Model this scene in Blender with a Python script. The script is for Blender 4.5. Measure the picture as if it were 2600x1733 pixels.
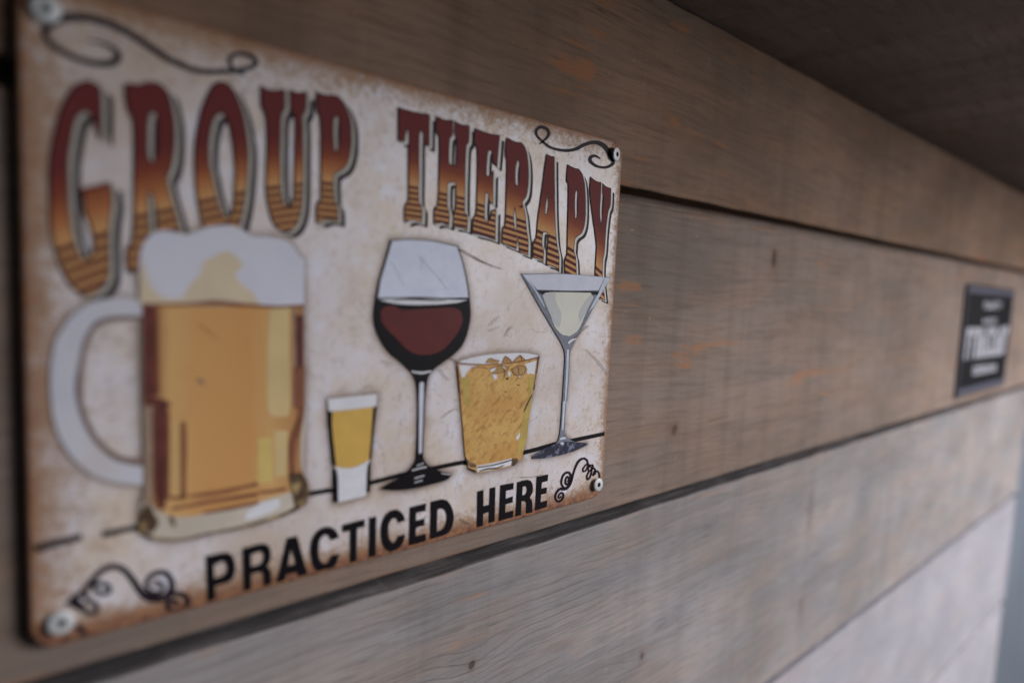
import bpy, bmesh, math, random
import numpy as np
from mathutils import Vector, Matrix
from mathutils.geometry import delaunay_2d_cdt

for o in list(bpy.data.objects):
    bpy.data.objects.remove(o, do_unlink=True)
S = bpy.context.scene
COL = S.collection
random.seed(4)

# ------------------------------------------------------------------ camera
# fitted from the sign's edges (200 x 150 mm plate) and the plank joints; world origin = sign's top left corner,
# x along the wall, z up, the sign's face is the plane y = 0, the viewer stands at y < 0
F_PX, YAW, PITCH, ROLL = 1636.857, 0.722887, -0.089192, 0.045877
CAM = np.array([-0.012584, -0.1769, -0.060003])
def cam_axes():
    cy, sy, cp, sp = math.cos(YAW), math.sin(YAW), math.cos(PITCH), math.sin(PITCH)
    w = np.array([sy*cp, cy*cp, sp]); r = np.array([cy, -sy, 0.0]); u = np.cross(r, w)
    c, s = math.cos(ROLL), math.sin(ROLL)
    return c*r + s*u, -s*r + c*u, w
RR, UU, WW = cam_axes()
cd = bpy.data.cameras.new('camera'); cam = bpy.data.objects.new('camera', cd); COL.objects.link(cam)
cam.matrix_world = Matrix(((RR[0], UU[0], -WW[0], CAM[0]), (RR[1], UU[1], -WW[1], CAM[1]),
                           (RR[2], UU[2], -WW[2], CAM[2]), (0, 0, 0, 1)))
cd.sensor_width = 36; cd.lens = 36*F_PX/2600; cd.clip_start = 0.01; cd.clip_end = 200
cd.dof.use_dof = True; cd.dof.focus_distance = 0.262; cd.dof.aperture_fstop = 3.8
S.camera = cam

# ------------------------------------------------------------------ light: soft daylight from a tall opening to the right in front of the wall
w = bpy.data.worlds.new('World'); S.world = w; w.use_nodes = True
bg = w.node_tree.nodes['Background']; bg.inputs[0].default_value = (.80, .88, 1.0, 1); bg.inputs[1].default_value = 0.045
OPEN_C, OPEN_T = Vector((1.10, -0.85, 0.45)), Vector((0.60, 0.0, -0.35))
ld = bpy.data.lights.new('daylight_opening', 'AREA'); ld.shape = 'RECTANGLE'; ld.size = 0.8; ld.size_y = 1.40
ld.energy = 47; ld.color = (1.0, 0.985, 1.0)
lamp = bpy.data.objects.new('daylight_opening', ld); COL.objects.link(lamp)
lamp.location = OPEN_C; lamp.rotation_euler = (OPEN_C-OPEN_T).to_track_quat('Z', 'Y').to_euler()
S.view_settings.view_transform = 'Standard'; S.view_settings.look = 'None'
S.view_settings.exposure = 0.0; S.view_settings.gamma = 1.0; S.view_settings.use_curve_mapping = False
S.render.engine = 'CYCLES'

# ------------------------------------------------------------------ helpers
def plane(px, py, y=0.0):
    """photo pixel -> (x, z) where its ray meets the plane y"""
    d = (px-1300)/F_PX*RR - (py-866.5)/F_PX*UU + WW
    t = (y-CAM[1])/d[1]
    return CAM[0]+t*d[0], CAM[2]+t*d[2]
def tag(o, label=None, cat=None, group=None, kind=None):
    for k, v in (('label', label), ('category', cat), ('group', group), ('kind', kind)):
        if v: o[k] = v
    return o
def empty(name, loc=(0, 0, 0)):
    o = bpy.data.objects.new(name, None); o.empty_display_size = 0.01; o.location = loc; COL.objects.link(o); return o
def link(name, me, mat, parent=None):
    o = bpy.data.objects.new(name, me); COL.objects.link(o)
    if mat: me.materials.append(mat)
    if parent: o.parent = parent
    return o
def from_bm(name, bm, mat, parent=None, smooth=False):
    me = bpy.data.meshes.new(name); bm.normal_update(); bm.to_mesh(me); bm.free()
    if smooth:
        for f in me.polygons: f.use_smooth = True
    return link(name, me, mat, parent)
def lin(c):
    c = c/255.0
    return c/12.92 if c <= 0.04045 else ((c+0.055)/1.055)**2.4
def RGB(r, g, b, k=1.0):
    return (min(.9, lin(r)*k), min(.9, lin(g)*k), min(.9, lin(b)*k), 1)

# ------------------------------------------------------------------ node helper
class N:
    def __init__(s, name, rough=0.6, spec=0.3):
        s.m = bpy.data.materials.new(name); s.m.use_nodes = True
        s.t = s.m.node_tree; s.b = s.t.nodes['Principled BSDF']
        s.b.inputs['Roughness'].default_value = rough
        s.b.inputs['Specular IOR Level'].default_value = spec
    def n(s, typ, **kw):
        x = s.t.nodes.new(typ)
        for k, v in kw.items(): setattr(x, k, v)
        return x
    def put(s, sock, v):
        if hasattr(v, 'is_linked') or isinstance(v, bpy.types.NodeSocket): s.t.links.new(v, sock)
        else: sock.default_value = v
    def math(s, op, a, b=0.0, clamp=False):
        x = s.n('ShaderNodeMath', operation=op, use_clamp=clamp); s.put(x.inputs[0], a); s.put(x.inputs[1], b); return x.outputs[0]
    def mix(s, f, a, b, mode='MIX'):
        x = s.n('ShaderNodeMix', data_type='RGBA', blend_type=mode)
        s.put(x.inputs[0], f); s.put(x.inputs[6], a); s.put(x.inputs[7], b); return x.outputs[2]
    def ramp(s, f, pts, interp='LINEAR'):
        x = s.n('ShaderNodeValToRGB'); r = x.color_ramp; r.interpolation = interp
        while len(r.elements) < len(pts): r.elements.new(0.5)
        for e, (p, c) in zip(r.elements, pts):
            e.position = p; e.color = c if isinstance(c, tuple) else (c, c, c, 1)
        s.put(x.inputs[0], f); return x.outputs[0]
    def smooth(s, f, a, b):
        x = s.n('ShaderNodeMapRange', interpolation_type='SMOOTHSTEP')
        s.put(x.inputs[0], f); x.inputs[1].default_value = a; x.inputs[2].default_value = b; return x.outputs[0]
    def noise(s, vec, scale, detail=4, rough=0.55, dist=0.0):
        x = s.n('ShaderNodeTexNoise'); s.put(x.inputs['Vector'], vec)
        x.inputs['Scale'].default_value = scale; x.inputs['Detail'].default_value = detail
        x.inputs['Roughness'].default_value = rough; x.inputs['Distortion'].default_value = dist
        return x.outputs[0]
    def mapping(s, vec, scale=(1, 1, 1), loc=(0, 0, 0), rot=(0, 0, 0)):
        x = s.n('ShaderNodeMapping'); s.put(x.inputs[0], vec)
        x.inputs['Scale'].default_value = scale; x.inputs['Location'].default_value = loc; x.inputs['Rotation'].default_value = rot
        return x.outputs[0]
    def pos(s):
        return s.n('ShaderNodeNewGeometry').outputs['Position']
    def attr(s, name):
        return s.n('ShaderNodeAttribute', attribute_name=name).outputs['Fac']
    def bump(s, h, strength=0.3, dist=0.001, normal=None):
        x = s.n('ShaderNodeBump'); s.put(x.inputs['Height'], h)
        x.inputs['Strength'].default_value = strength; x.inputs['Distance'].default_value = dist
        if normal: s.put(x.inputs['Normal'], normal)
        return x.outputs[0]
    def color(s, c): s.put(s.b.inputs['Base Color'], c)
    def normal(s, c): s.put(s.b.inputs['Normal'], c)

# ------------------------------------------------------------------ materials: stained planks
KNOTS = [((1965, 657), .0032, .006, .8), ((1712, 1092), .0030, .0036, .7), ((1206, 1693), .0018, .0020, .9), ((1637, 1670), .0018, .0024, .7),
         ((2065, 1290), .006, .018, .3), ((2040, 1540), .005, .008, .3)]
PITH = {1: .09, 2.6: -.075, 4.3: -.34}
WALL_Y = 0.0033
WORN = [((1735, 900), .020, .005, 0.160), ((1830, 880), .03, .006, 0.120), ((1610, 860), .010, .004, 0.120), ((1600, 720), .010, .010, 0.100), ((1740, 945), .014, .004, 0.110),
        ((1540, 60), .016, .016, 0.060), ((1460, 160), .012, .012, 0.090), ((1620, 480), .03, .004, 0.100), ((1450, 1520), .012, .008, 0.080), ((1200, 1600), .02, .02, 0.065)]
def plank_material(name, bare, warm, seed, tint=(1, 1, 1), ringk=.08, chip=.6, even=0.0, sawk=.36):
    m = N(name, 0.78, 0.12)
    P = m.pos()
    uv = m.n('ShaderNodeUVMap', uv_map='edge').outputs[0]
    sx = m.n('ShaderNodeSeparateXYZ'); m.put(sx.inputs[0], uv)
    Pw = m.n('ShaderNodeVectorMath', operation='ADD'); m.put(Pw.inputs[0], P); Pw.inputs[1].default_value = (seed*3.1, 0, seed*1.7); Pw = Pw.outputs[0]
    # gentle grain waviness
    wv = m.noise(m.mapping(Pw, (4, 1, 5)), 1.0, 2)
    wv2 = m.n('ShaderNodeCombineXYZ'); m.put(wv2.inputs[2], m.math('MULTIPLY', wv, 0.022))
    Pg = m.n('ShaderNodeVectorMath', operation='ADD'); m.put(Pg.inputs[0], Pw); m.put(Pg.inputs[1], wv2.outputs[0]); Pg = Pg.outputs[0]
    grain = m.noise(m.mapping(Pg, (7, 40, 170)), 1.0, 5, .6)
    fine = m.noise(m.mapping(Pg, (38, 200, 620)), 1.0, 5, .7)
    # growth rings: distance from the log's pith, which runs at a slight angle behind the board
    rg = random.Random(int(seed*10)); zc = PITH.get(seed, rg.uniform(-.4, 0)); yc = rg.uniform(.025, .06); tl = rg.choice((-1, 1))*rg.uniform(.035, .075)
    sg = m.n('ShaderNodeSeparateXYZ'); m.put(sg.inputs[0], P)
    lw = m.noise(m.mapping(Pw, (6, 4, 14)), 1.0, 3, .55); hw = m.noise(m.mapping(Pw, (40, 4, 160)), 1.0, 3, .6)
    zz = m.math('SUBTRACT', m.math('ADD', sg.outputs[2], m.math('MULTIPLY', m.math('SUBTRACT', lw, .5), .022)), zc)
    yy_ = m.math('ADD', m.math('MULTIPLY', sg.outputs[0], tl), yc)
    rad = m.math('SQRT', m.math('ADD', m.math('MULTIPLY', zz, zz), m.math('MULTIPLY', yy_, yy_)))
    for (k, r1, r2, ks) in KNOTS[:4]:
        kx, kz = plane(k[0], k[1], WALL_Y)
        d = m.n('ShaderNodeVectorMath', operation='SUBTRACT'); m.put(d.inputs[0], P); d.inputs[1].default_value = (kx, WALL_Y, kz)
        d2 = m.n('ShaderNodeVectorMath', operation='LENGTH'); m.put(d2.inputs[0], m.mapping(d.outputs[0], (1/.022, 0, 1/.012)))
        rad = m.math('ADD', rad, m.math('MULTIPLY', m.smooth(d2.outputs['Value'], 1.5, 0), .006))
    ring = m.math('FRACT', m.math('ADD', m.math('MULTIPLY', rad, 300.0), m.math('MULTIPLY', m.math('SUBTRACT', hw, .5), .55)))
    ringline = m.math('MULTIPLY', m.math('MULTIPLY', m.smooth(ring, .62, .93), m.smooth(ring, 1.0, .95)), m.smooth(m.noise(m.mapping(Pg, (9, 10, 40), (5, 5, 5)), 1.0, 3), .30, .66))
    saw = m.noise(m.mapping(Pw, (62, 1, 1.6)), 1.0, 4, .6)
    saw2 = m.noise(m.mapping(Pw, (420, 1, 14)), 1.0, 2, .5)
    blot = m.noise(m.mapping(Pw, (9, 9, 14)), 1.0, 4, .6)
    blot2 = m.noise(m.mapping(Pg, (11, 9, 44), (4, 2, 7)), 1.0, 5, .62)
    g1 = (0.215*warm[0], 0.205*warm[1], 0.200*warm[2], 1); g2 = (0.33*warm[0], 0.312*warm[1], 0.308*warm[2], 1)
    c = m.mix(m.smooth(blot, .3, .7), g1, g2)
    c = m.mix(m.math('MULTIPLY', m.smooth(blot2, .45, .72), .42), c, (.37, .28, .22, 1))
    c = m.mix(m.math('MULTIPLY', m.smooth(blot2, .5, .28), .5), c, (.225, .24, .265, 1))
    c = m.mix(m.math('MULTIPLY', m.smooth(saw, .46, .74), sawk), c, (.13, .125, .125, 1))
    c = m.mix(m.math('MULTIPLY', m.smooth(saw2, .5, .75), .05), c, (.12, .11, .105, 1))
    c = m.mix(m.math('MULTIPLY', m.smooth(fine, .46, .66), .38), m.mix(m.math('MULTIPLY', m.smooth(grain, .48, .72), .22), c, (.11, .10, .095, 1)), (.13, .12, .115, 1))
    c = m.mix(m.math('MULTIPLY', ringline, ringk), c, (.135, .10, .08, 1))
    sn = m.n('ShaderNodeSeparateXYZ'); m.put(sn.inputs[0], m.n('ShaderNodeNewGeometry').outputs['True Normal'])
    sp_ = m.n('ShaderNodeSeparateXYZ'); m.put(sp_.inputs[0], P)
    frontal = m.math('MULTIPLY', m.smooth(m.math('ABSOLUTE', sn.outputs[1]), .25, .6), m.math('LESS_THAN', sp_.outputs[1], WALL_Y+.003))
    # stain worn off to the bare pine, along the grain and between saw marks
    br = m.noise(m.mapping(Pg, (10, 10, 125), (3, 1, 5)), 1.0, 5, .62)
    brk = m.noise(m.mapping(Pw, (60, 10, 14), (1, 8, 2)), 1.0, 2, .5)
    big = m.noise(m.mapping(Pw, (5, 4, 12), (7, 3, 3)), 1.0, 2, .5)
    bsum = m.math('ADD', m.math('ADD', m.math('MULTIPLY', br, .58), m.math('MULTIPLY', brk, .16)), m.math('MULTIPLY', big, .26))
    for (k, rx, rz, amt) in WORN:
        kx, kz = plane(k[0], k[1], WALL_Y)
        d = m.n('ShaderNodeVectorMath', operation='SUBTRACT'); m.put(d.inputs[0], P); d.inputs[1].default_value = (kx, WALL_Y, kz)
        d2 = m.n('ShaderNodeVectorMath', operation='LENGTH'); m.put(d2.inputs[0], m.mapping(d.outputs[0], (1/rx, 0, 1/rz)))
        bsum = m.math('ADD', bsum, m.math('MULTIPLY', m.smooth(d2.outputs['Value'], 1.6, .3), amt))
    bm_ = m.smooth(bsum, .605-bare, .665-bare)
    c = m.mix(m.math('MULTIPLY', m.math('MULTIPLY', bm_, .55), frontal), c, m.mix(m.smooth(fine, .3, .7), (.40, .20, .10, 1), (.50, .30, .17, 1)))
    # chipped stain along the plank's two long edges
    ed = m.math('MINIMUM', sx.outputs[0], sx.outputs[1])
    edn = m.math('ADD', m.math('MULTIPLY', ed, 1.0), m.math('MULTIPLY', m.math('SUBTRACT', m.noise(m.mapping(Pw, (28, 1, 60), (2, 2, 2)), 1.0, 4, .6), .5), .010))
    c = m.mix(m.math('MULTIPLY', m.math('MULTIPLY', m.math('MULTIPLY', m.smooth(edn, .0018, -.0010), m.smooth(m.noise(m.mapping(Pw, (16, 1, 1), (3, 9, 2)), 1.0, 3), .45, .62)), chip), frontal), c, (.42, .24, .14, 1))
    ck = m.noise(m.mapping(Pg, (7, 30, 330), (8, 1, 3)), 1.0, 3, .5)
    ckl = m.smooth(m.math('ABSOLUTE', m.math('SUBTRACT', ck, .5)), .012, .002)
    c = m.mix(m.math('MULTIPLY', m.math('MULTIPLY', ckl, m.smooth(m.noise(m.mapping(Pw, (12, 1, 22), (6, 6, 1)), 1.0, 3), .52, .66)), .6), c, (.07, .055, .05, 1))
    # pale bruises and paint crumbs
    cr = m.noise(m.mapping(Pw, (230, 200, 520)), 1.0, 2, .5)
    c = m.mix(m.math('MULTIPLY', m.smooth(cr, .73, .78), .45), c, (.60, .50, .40, 1))
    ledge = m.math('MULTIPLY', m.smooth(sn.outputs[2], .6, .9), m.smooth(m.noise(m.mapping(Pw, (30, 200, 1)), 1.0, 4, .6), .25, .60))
    c = m.mix(m.math('MULTIPLY', ledge, .85), c, (.075, .07, .075, 1))      # joint shade painted into the colour of the upward ledges, broken up by noise
    # knots
    for (k, r1, r2, ks) in KNOTS:
        kx, kz = plane(k[0], k[1], WALL_Y)
        d = m.n('ShaderNodeVectorMath', operation='SUBTRACT'); m.put(d.inputs[0], P); d.inputs[1].default_value = (kx, WALL_Y, kz)
        d2 = m.n('ShaderNodeVectorMath', operation='LENGTH'); m.put(d2.inputs[0], m.mapping(d.outputs[0], (1/r1, .0, 1/r2)))
        dn = m.math('ADD', d2.outputs['Value'], m.math('MULTIPLY', m.math('SUBTRACT', m.noise(m.mapping(Pw, (260, 1, 260)), 1.0, 3), .5), 1.1))
        c = m.mix(m.math('MULTIPLY', m.smooth(dn, 2.6, .8), .35*ks), c, (.17, .11, .085, 1))
        c = m.mix(m.math('MULTIPLY', m.smooth(dn, 1.1, .5), .9*ks), c, (.06, .045, .045, 1))
    if even: c = m.mix(even, c, (.285, .275, .28, 1))
    m.color(m.mix(1.0, c, tuple(tint)+(1,), 'MULTIPLY'))
    h = m.math('ADD', m.math('MULTIPLY', grain, .6), m.math('ADD', m.math('MULTIPLY', fine, .35), m.math('ADD', m.math('MULTIPLY', saw2, .10), m.math('MULTIPLY', ringline, -.2))))
    m.normal(m.bump(h, .9, .0008))
    return m.m

# ------------------------------------------------------------------ the plank wall
X0, X1 = -0.45, 1.052
GAP, DEPTH, THICK = 0.0064, 0.0135, 0.024
ZS = [0.0676, -0.0202, -0.1601, -0.3074, -0.4561, -0.604, -0.752]       # joints between the planks (top = under the shelf), as seen in the sign's plane
Q = (WALL_Y-CAM[1])/(-CAM[1])
ZS = [CAM[2]+(z-CAM[2])*Q for z in ZS]; X1 = CAM[0]+(X1-CAM[0])*Q
def plank_mesh(name, x0, x1, zb, zt, y, gap, tongue):
    """one rebated board: front face, eased edges, thin tongue standing up behind the board above"""
    e = 0.0011
    prof = [(y+DEPTH, zb+gap*.5), (y+e, zb+gap*.5), (y+e*.3, zb+gap*.5+e*.3), (y, zb+gap*.5+e), (y, zt-gap*.5-e),
            (y+e*.3, zt-gap*.5-e*.3), (y+e, zt-gap*.5), (y+DEPTH, zt-gap*.5)]
    if tongue: prof += [(y+DEPTH, zt+gap*.5-.0002), (y+THICK, zt+gap*.5-.0002)]
    else: prof += [(y+THICK, zt-gap*.5)]
    prof += [(y+THICK, zb+gap*.5)]
    nx = 260
    bm = bmesh.new(); uvl = bm.loops.layers.uv.new('edge')
    rng = random.Random(int(abs(zb)*1e4))
    ph = [rng.uniform(0, 6) for _ in range(6)]
    rows = []
    for i in range(nx+1):
        x = x0+(x1-x0)*i/nx
        row = []
        for k, (py, pz) in enumerate(prof):
            wob = (math.sin(x*23+ph[0])+.6*math.sin(x*57+ph[1])+.7*math.sin(x*141+ph[4])+.5*math.sin(x*233+ph[5]))*.00010        # sawn edges are never dead straight
            wob2 = (math.sin(x*19+ph[2])+.6*math.sin(x*64+ph[3])+.8*math.sin(x*127+ph[5])+.6*math.sin(x*251+ph[4]))*.00013
            dz = wob if 0 < k < 4 else (wob2 if 3 < k < 7 else 0)
            row.append(bm.verts.new((x, py, pz+dz)))
        rows.append(row)
    n = len(prof)
    for i in range(nx):
        for k in range(n):
            bm.faces.new((rows[i][k], rows[i][(k+1) % n], rows[i+1][(k+1) % n], rows[i+1][k]))
    bm.faces.new(rows[0]); bm.faces.new(list(reversed(rows[-1])))
    bmesh.ops.recalc_face_normals(bm, faces=bm.faces)
    for f in bm.faces:
        for l in f.loops:
            l[uvl].uv = (l.vert.co.z-(zb+gap*.5), (zt-gap*.5)-l.vert.co.z)
    me = bpy.data.meshes.new(name); bm.to_mesh(me); bm.free()
    return me
wall = empty('plank_wall', (0.3, WALL_Y, ZS[-1]))
tag(wall, 'wall of wide horizontal planks in worn grey brown stain behind the tin sign', 'wall')
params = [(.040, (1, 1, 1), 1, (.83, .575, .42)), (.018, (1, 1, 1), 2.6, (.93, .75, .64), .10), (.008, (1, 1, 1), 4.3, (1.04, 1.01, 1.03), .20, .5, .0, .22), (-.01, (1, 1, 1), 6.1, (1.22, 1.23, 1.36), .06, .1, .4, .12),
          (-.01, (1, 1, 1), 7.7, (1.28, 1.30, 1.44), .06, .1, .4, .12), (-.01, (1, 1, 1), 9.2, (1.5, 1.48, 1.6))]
for i in range(6):
    zt, zb = ZS[i], ZS[i+1]
    yy = WALL_Y + (0, 0, .0018, .0026, .0034, .0042)[i]
    me = plank_mesh('plank', X0, X1, zb, zt, yy, GAP, i > 0)
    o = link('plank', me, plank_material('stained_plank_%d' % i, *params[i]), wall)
    o.matrix_parent_inverse = Matrix.Translation(wall.location).inverted()

# ------------------------------------------------------------------ the shelf / soffit above
SHELF_D = 0.28
shelf = empty('wooden_shelf', (0.3, -SHELF_D/2, ZS[0]))
tag(shelf, 'dark stained wooden shelf board jutting out along the top of the plank wall', 'shelf')
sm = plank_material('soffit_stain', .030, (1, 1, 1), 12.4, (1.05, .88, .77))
y1 = WALL_Y+THICK
for k, (ya, yb) in enumerate(((WALL_Y+THICK, -SHELF_D),)):
    bm = bmesh.new(); uvl = bm.loops.layers.uv.new('edge')
    bmesh.ops.create_cube(bm, size=1)
    zlo = ZS[0]-GAP*.5+.0003; th = .020
    for v in bm.verts:
        v.co = ((X0 if v.co.x < 0 else X1+.1), (ya if v.co.y > 0 else yb), zlo+(0 if v.co.z < 0 else th)+(0.0006*k))
    bmesh.ops.bevel(bm, geom=list(bm.edges), offset=.0012, segments=2, affect='EDGES')
    for f in bm.faces:
        for l in f.loops: l[uvl].uv = (.05, .05)
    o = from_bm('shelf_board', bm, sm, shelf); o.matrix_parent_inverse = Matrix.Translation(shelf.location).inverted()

# ------------------------------------------------------------------ the post where the wall ends
pm = N('post_paint', .55, .3)
pn = pm.noise(pm.mapping(pm.pos(), (40, 40, 6)), 1.0, 4)
pm.color(pm.mix(pm.smooth(pn, .3, .7), (.115, .135, .165, 1), (.15, .17, .205, 1))); pm.normal(pm.bump(pn, .2, .001))
bm = bmesh.new(); bmesh.ops.create_cube(bm, size=1)
for v in bm.verts: v.co = (X1+.0005+(0 if v.co.x < 0 else .45), WALL_Y+THICK-(0 if v.co.y > 0 else .0205), ZS[-1] if v.co.z < 0 else ZS[0]-GAP*.5-.0005)
bmesh.ops.bevel(bm, geom=list(bm.edges), offset=.003, segments=3, affect='EDGES')
tag(from_bm('corner_board', bm, pm.m), 'blue grey painted corner board where the planks end', 'corner board')

# ------------------------------------------------------------------ outlines traced from the photograph, in zoom coordinates
K = 700/2353.0
REG = {'A': (0, 0, K), 'B': (500, 0, K), 'C': (980, 200, K), 'D': (0, 400, K), 'E': (500, 400, K), 'F': (980, 600, K), 'G': (0, 800, K),
       'H': (500, 800, K), 'I': (980, 900, K), 'J': (0, 1267, K), 'K': (500, 1267, K), 'M': (200, 1200, 600/2353.0), 'N': (1400, 1120, 200/1845.0), 'X': (0, 0, 1)}
def px(text):
    """'A 10,20 30,40 D 5,6' -> photo pixels; a letter switches the zoom region"""
    out = []; reg = REG['X']
    for t in text.split():
        if t in REG: reg = REG[t]; continue
        a, b = t.split(','); out.append((reg[0]+float(a)*reg[2], reg[1]+float(b)*reg[2]))
    return np.array(out)
def smooth_closed(P, sub=4, corner=42):
    n = len(P); T = []; sharp = []
    for i in range(n):
        a, b, c = P[i-1], P[i], P[(i+1) % n]
        u, v = b-a, c-b
        ang = math.degrees(abs(math.atan2(u[0]*v[1]-u[1]*v[0], u @ v)))
        sharp.append(ang > corner); T.append((c-a)/2)
    out = []
    for i in range(n):
        p1, p2 = P[i], P[(i+1) % n]; d = p2-p1; L = np.hypot(*d)
        def tan(k):
            if sharp[k]: return d
            t = T[k]; l = np.hypot(*t)
            return t/l*L if l > 1e-9 else d
        m1, m2 = tan(i), tan((i+1) % n)
        for j in range(sub):
            t = j/sub; h = (2*t**3-3*t*t+1, t**3-2*t*t+t, -2*t**3+3*t*t, t**3-t*t)
            out.append(h[0]*p1+h[1]*m1+h[2]*p2+h[3]*m2)
    return np.array(out)
def stroke(text, wid, sub=6, closed=False):
    """a brush line: (path, width in photo pixels, one number or a list) -> closed outline in photo pixels"""
    P = px(text); n = len(P); out = []; W_ = []
    wl = wid if isinstance(wid, (list, tuple)) else [wid]*n
    wl = np.interp(np.linspace(0, 1, n), np.linspace(0, 1, len(wl)), wl)
    for i in range(n-1):
        p0, p1, p2, p3 = P[max(i-1, 0)], P[i], P[i+1], P[min(i+2, n-1)]
        for j in range(sub):
            t = j/sub
            out.append(.5*((2*p1)+(-p0+p2)*t+(2*p0-5*p1+4*p2-p3)*t*t+(-p0+3*p1-3*p2+p3)*t**3)); W_.append(wl[i]*(1-t)+wl[i+1]*t)
    out.append(P[-1]); W_.append(wl[-1])
    out = np.array(out); W_ = np.array(W_)
    d = np.gradient(out, axis=0); d /= np.maximum(np.hypot(d[:, 0], d[:, 1])[:, None], 1e-9)
    nrm = np.stack([-d[:, 1], d[:, 0]], 1)
    return out+nrm*W_[:, None]/2, out-nrm*W_[:, None]/2
def to_plane(P, y=0.0):
    return np.array([plane(a, b, y) for a, b in P])
def area(P):
    x, z = P[:, 0], P[:, 1]; return .5*np.sum(x*np.roll(z, -1)-np.roll(x, -1)*z)
def offset(P, d):
    """grow (d > 0) a closed outline in the sign's plane"""
    if area(P) < 0: P = P[::-1]
    a = P-np.roll(P, 1, 0); b = np.roll(P, -1, 0)-P
    def nn(v):
        l = np.maximum(np.hypot(v[:, 0], v[:, 1])[:, None], 1e-9); return np.stack([v[:, 1], -v[:, 0]], 1)/l
    m = nn(a)+nn(b); l2 = np.maximum(np.sum(m*m, 1)[:, None], .6)
    return P+m*2*d/l2
STEP = 0.000035
def inside(P, loops):
    r = np.zeros(len(P), bool)
    for L in loops:
        L = np.asarray(L); M = np.roll(L, -1, 0)
        for (x1, z1), (x2, z2) in zip(L, M):
            if z1 == z2: continue
            c = (z1 > P[:, 1]) != (z2 > P[:, 1])
            r ^= c & (P[:, 0] < (x2-x1)*(P[:, 1]-z1)/(z2-z1)+x1)
    return r
def flat(name, loops, layer, mat, parent, uvfun=None):
    """a printed shape: outline plus holes, lying on the plate"""
    pts, edges = [], []
    for L in loops:
        n0 = len(pts); pts += [Vector((p[0]*1000, p[1]*1000)) for p in L]; n = len(L)
        edges += [(n0+i, n0+(i+1) % n) for i in range(n)]
    vs, _, fs = delaunay_2d_cdt(pts, edges, [], 0, 1e-5)[:3]
    A = np.array([(v.x/1000, v.y/1000) for v in vs]); T = np.array([f for f in fs if len(f) == 3])
    keep = inside(A[T].mean(1), loops)
    y = -STEP*layer
    me = bpy.data.meshes.new(name)
    V = [(min(max(p[0], .0012), SW-.0012), y, min(max(p[1], -SH+.0012), -.0012)) for p in A]
    F = []
    for t in T[keep]:
        a, b, c = A[t]
        F.append(tuple(int(i) for i in (t if (b-a)[0]*(c-a)[1]-(b-a)[1]*(c-a)[0] > 0 else t[::-1])))
    me.from_pydata(V, [], F); me.update()
    if uvfun:
        uv = me.uv_layers.new(name='letter')
        for l in me.loops:
            v = me.vertices[l.vertex_index].co; uv.data[l.index].uv = uvfun(v.x, v.z)
    return link(name, me, mat, parent)
def shape(text, sm=True, **kw):
    P = px(text); return to_plane(smooth_closed(P, **kw) if sm else P)
def ribbon(name, text, wid, layer, mat, parent, sub=6):
    a, b = stroke(text, wid, sub); a, b = to_plane(a), to_plane(b); n = len(a); y = -STEP*layer
    cl = lambda p: (min(max(p[0], .0012), SW-.0012), y, min(max(p[1], -SH+.0012), -.0012))
    me = bpy.data.meshes.new(name)
    me.from_pydata([cl(p) for p in a]+[cl(p) for p in b], [], [(i, i+1, n+i+1, n+i) for i in range(n-1)]); me.update()
    return link(name, me, mat, parent)

# ------------------------------------------------------------------ the tin plate
SW, SH, SR = 0.2, 0.15, 0.0062
# silhouettes of the printed glasses (for the brown airbrushed halo printed round them)
MUG = 'X 352,772 353,700 356,640 364,618 381,596 407,586 431,586 464,595 491,590 520,578 556,572 583,572 616,584 640,600 671,602 706,605 732,614 747,632 759,650 771,659 771,777 772,919 774,1038 771,1202 784,1256 761,1284 684,1317 531,1353 455,1368 391,1363 355,1330 352,1290 362,1246 358,1008'
HANDLE_O = 'D 1200,1215 1050,1195 900,1205 780,1235 680,1290 590,1370 530,1460 G 470,220 445,350 430,500 435,700 450,850 490,1000 550,1120 640,1240 760,1340 900,1400 1050,1430 1215,1445'
HANDLE_I = 'G 1215,1290 1100,1270 980,1230 880,1160 780,1050 700,900 655,750 640,600 660,450 700,280 760,120 830,45 1000,15 1215,5'
SHOT = 'H 1108,715 1320,690 1533,668 1530,790 1500,1000 1475,1250 1468,1500 1430,1540 1210,1590 1165,1590 1160,1300 1130,1000'
WINE = 'E 1650,702 1800,694 2000,708 2222,752 2270,900 2310,1090 2325,1210 2332,1330 H 2322,80 2275,230 2200,325 2110,392 2030,452 1990,490 1960,570 1945,700 1935,900 1925,1180 1940,1240 1990,1290 2090,1330 2172,1352 2130,1400 2000,1440 1900,1465 1750,1488 1610,1487 1566,1475 1650,1420 1750,1370 1820,1300 1860,1240 1870,1180 1880,900 1880,700 1865,570 1828,490 1795,458 1735,400 1640,320 1560,205 1512,80 E 1508,1310 1525,1190 1550,1050 1600,880'
WHISKY = 'F 597,1072 700,1038 850,1008 1050,994 1200,994 1302,1015 I 1255,300 1205,550 1175,800 1155,890 1060,948 900,985 770,1004 700,975 690,930 672,870 648,600 622,300'
MARTINI = 'F 1150,318 1500,316 1915,350 1770,602 1652,822 1592,930 1566,1000 1560,1150 1542,1400 I 1532,400 1522,650 1545,705 1605,740 1716,752 1715,768 1600,822 1480,857 1350,882 1250,887 1243,862 1350,800 1440,758 1462,735 1482,650 1500,400 F 1502,1400 1520,1100 1522,1000 1498,922 1428,802 1298,582'
def seg_dist(V, P, closed=True):
    Q = np.roll(P, -1, 0) if closed else P[1:]
    A = P if closed else P[:-1]
    D = np.full(len(V), 9.0)
    for a, b in zip(A, Q):
        ab = b-a; t = np.clip(((V-a) @ ab)/max(ab @ ab, 1e-16), 0, 1)
        D = np.minimum(D, np.hypot(*(V-(a+t[:, None]*ab)).T))
    return D
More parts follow.
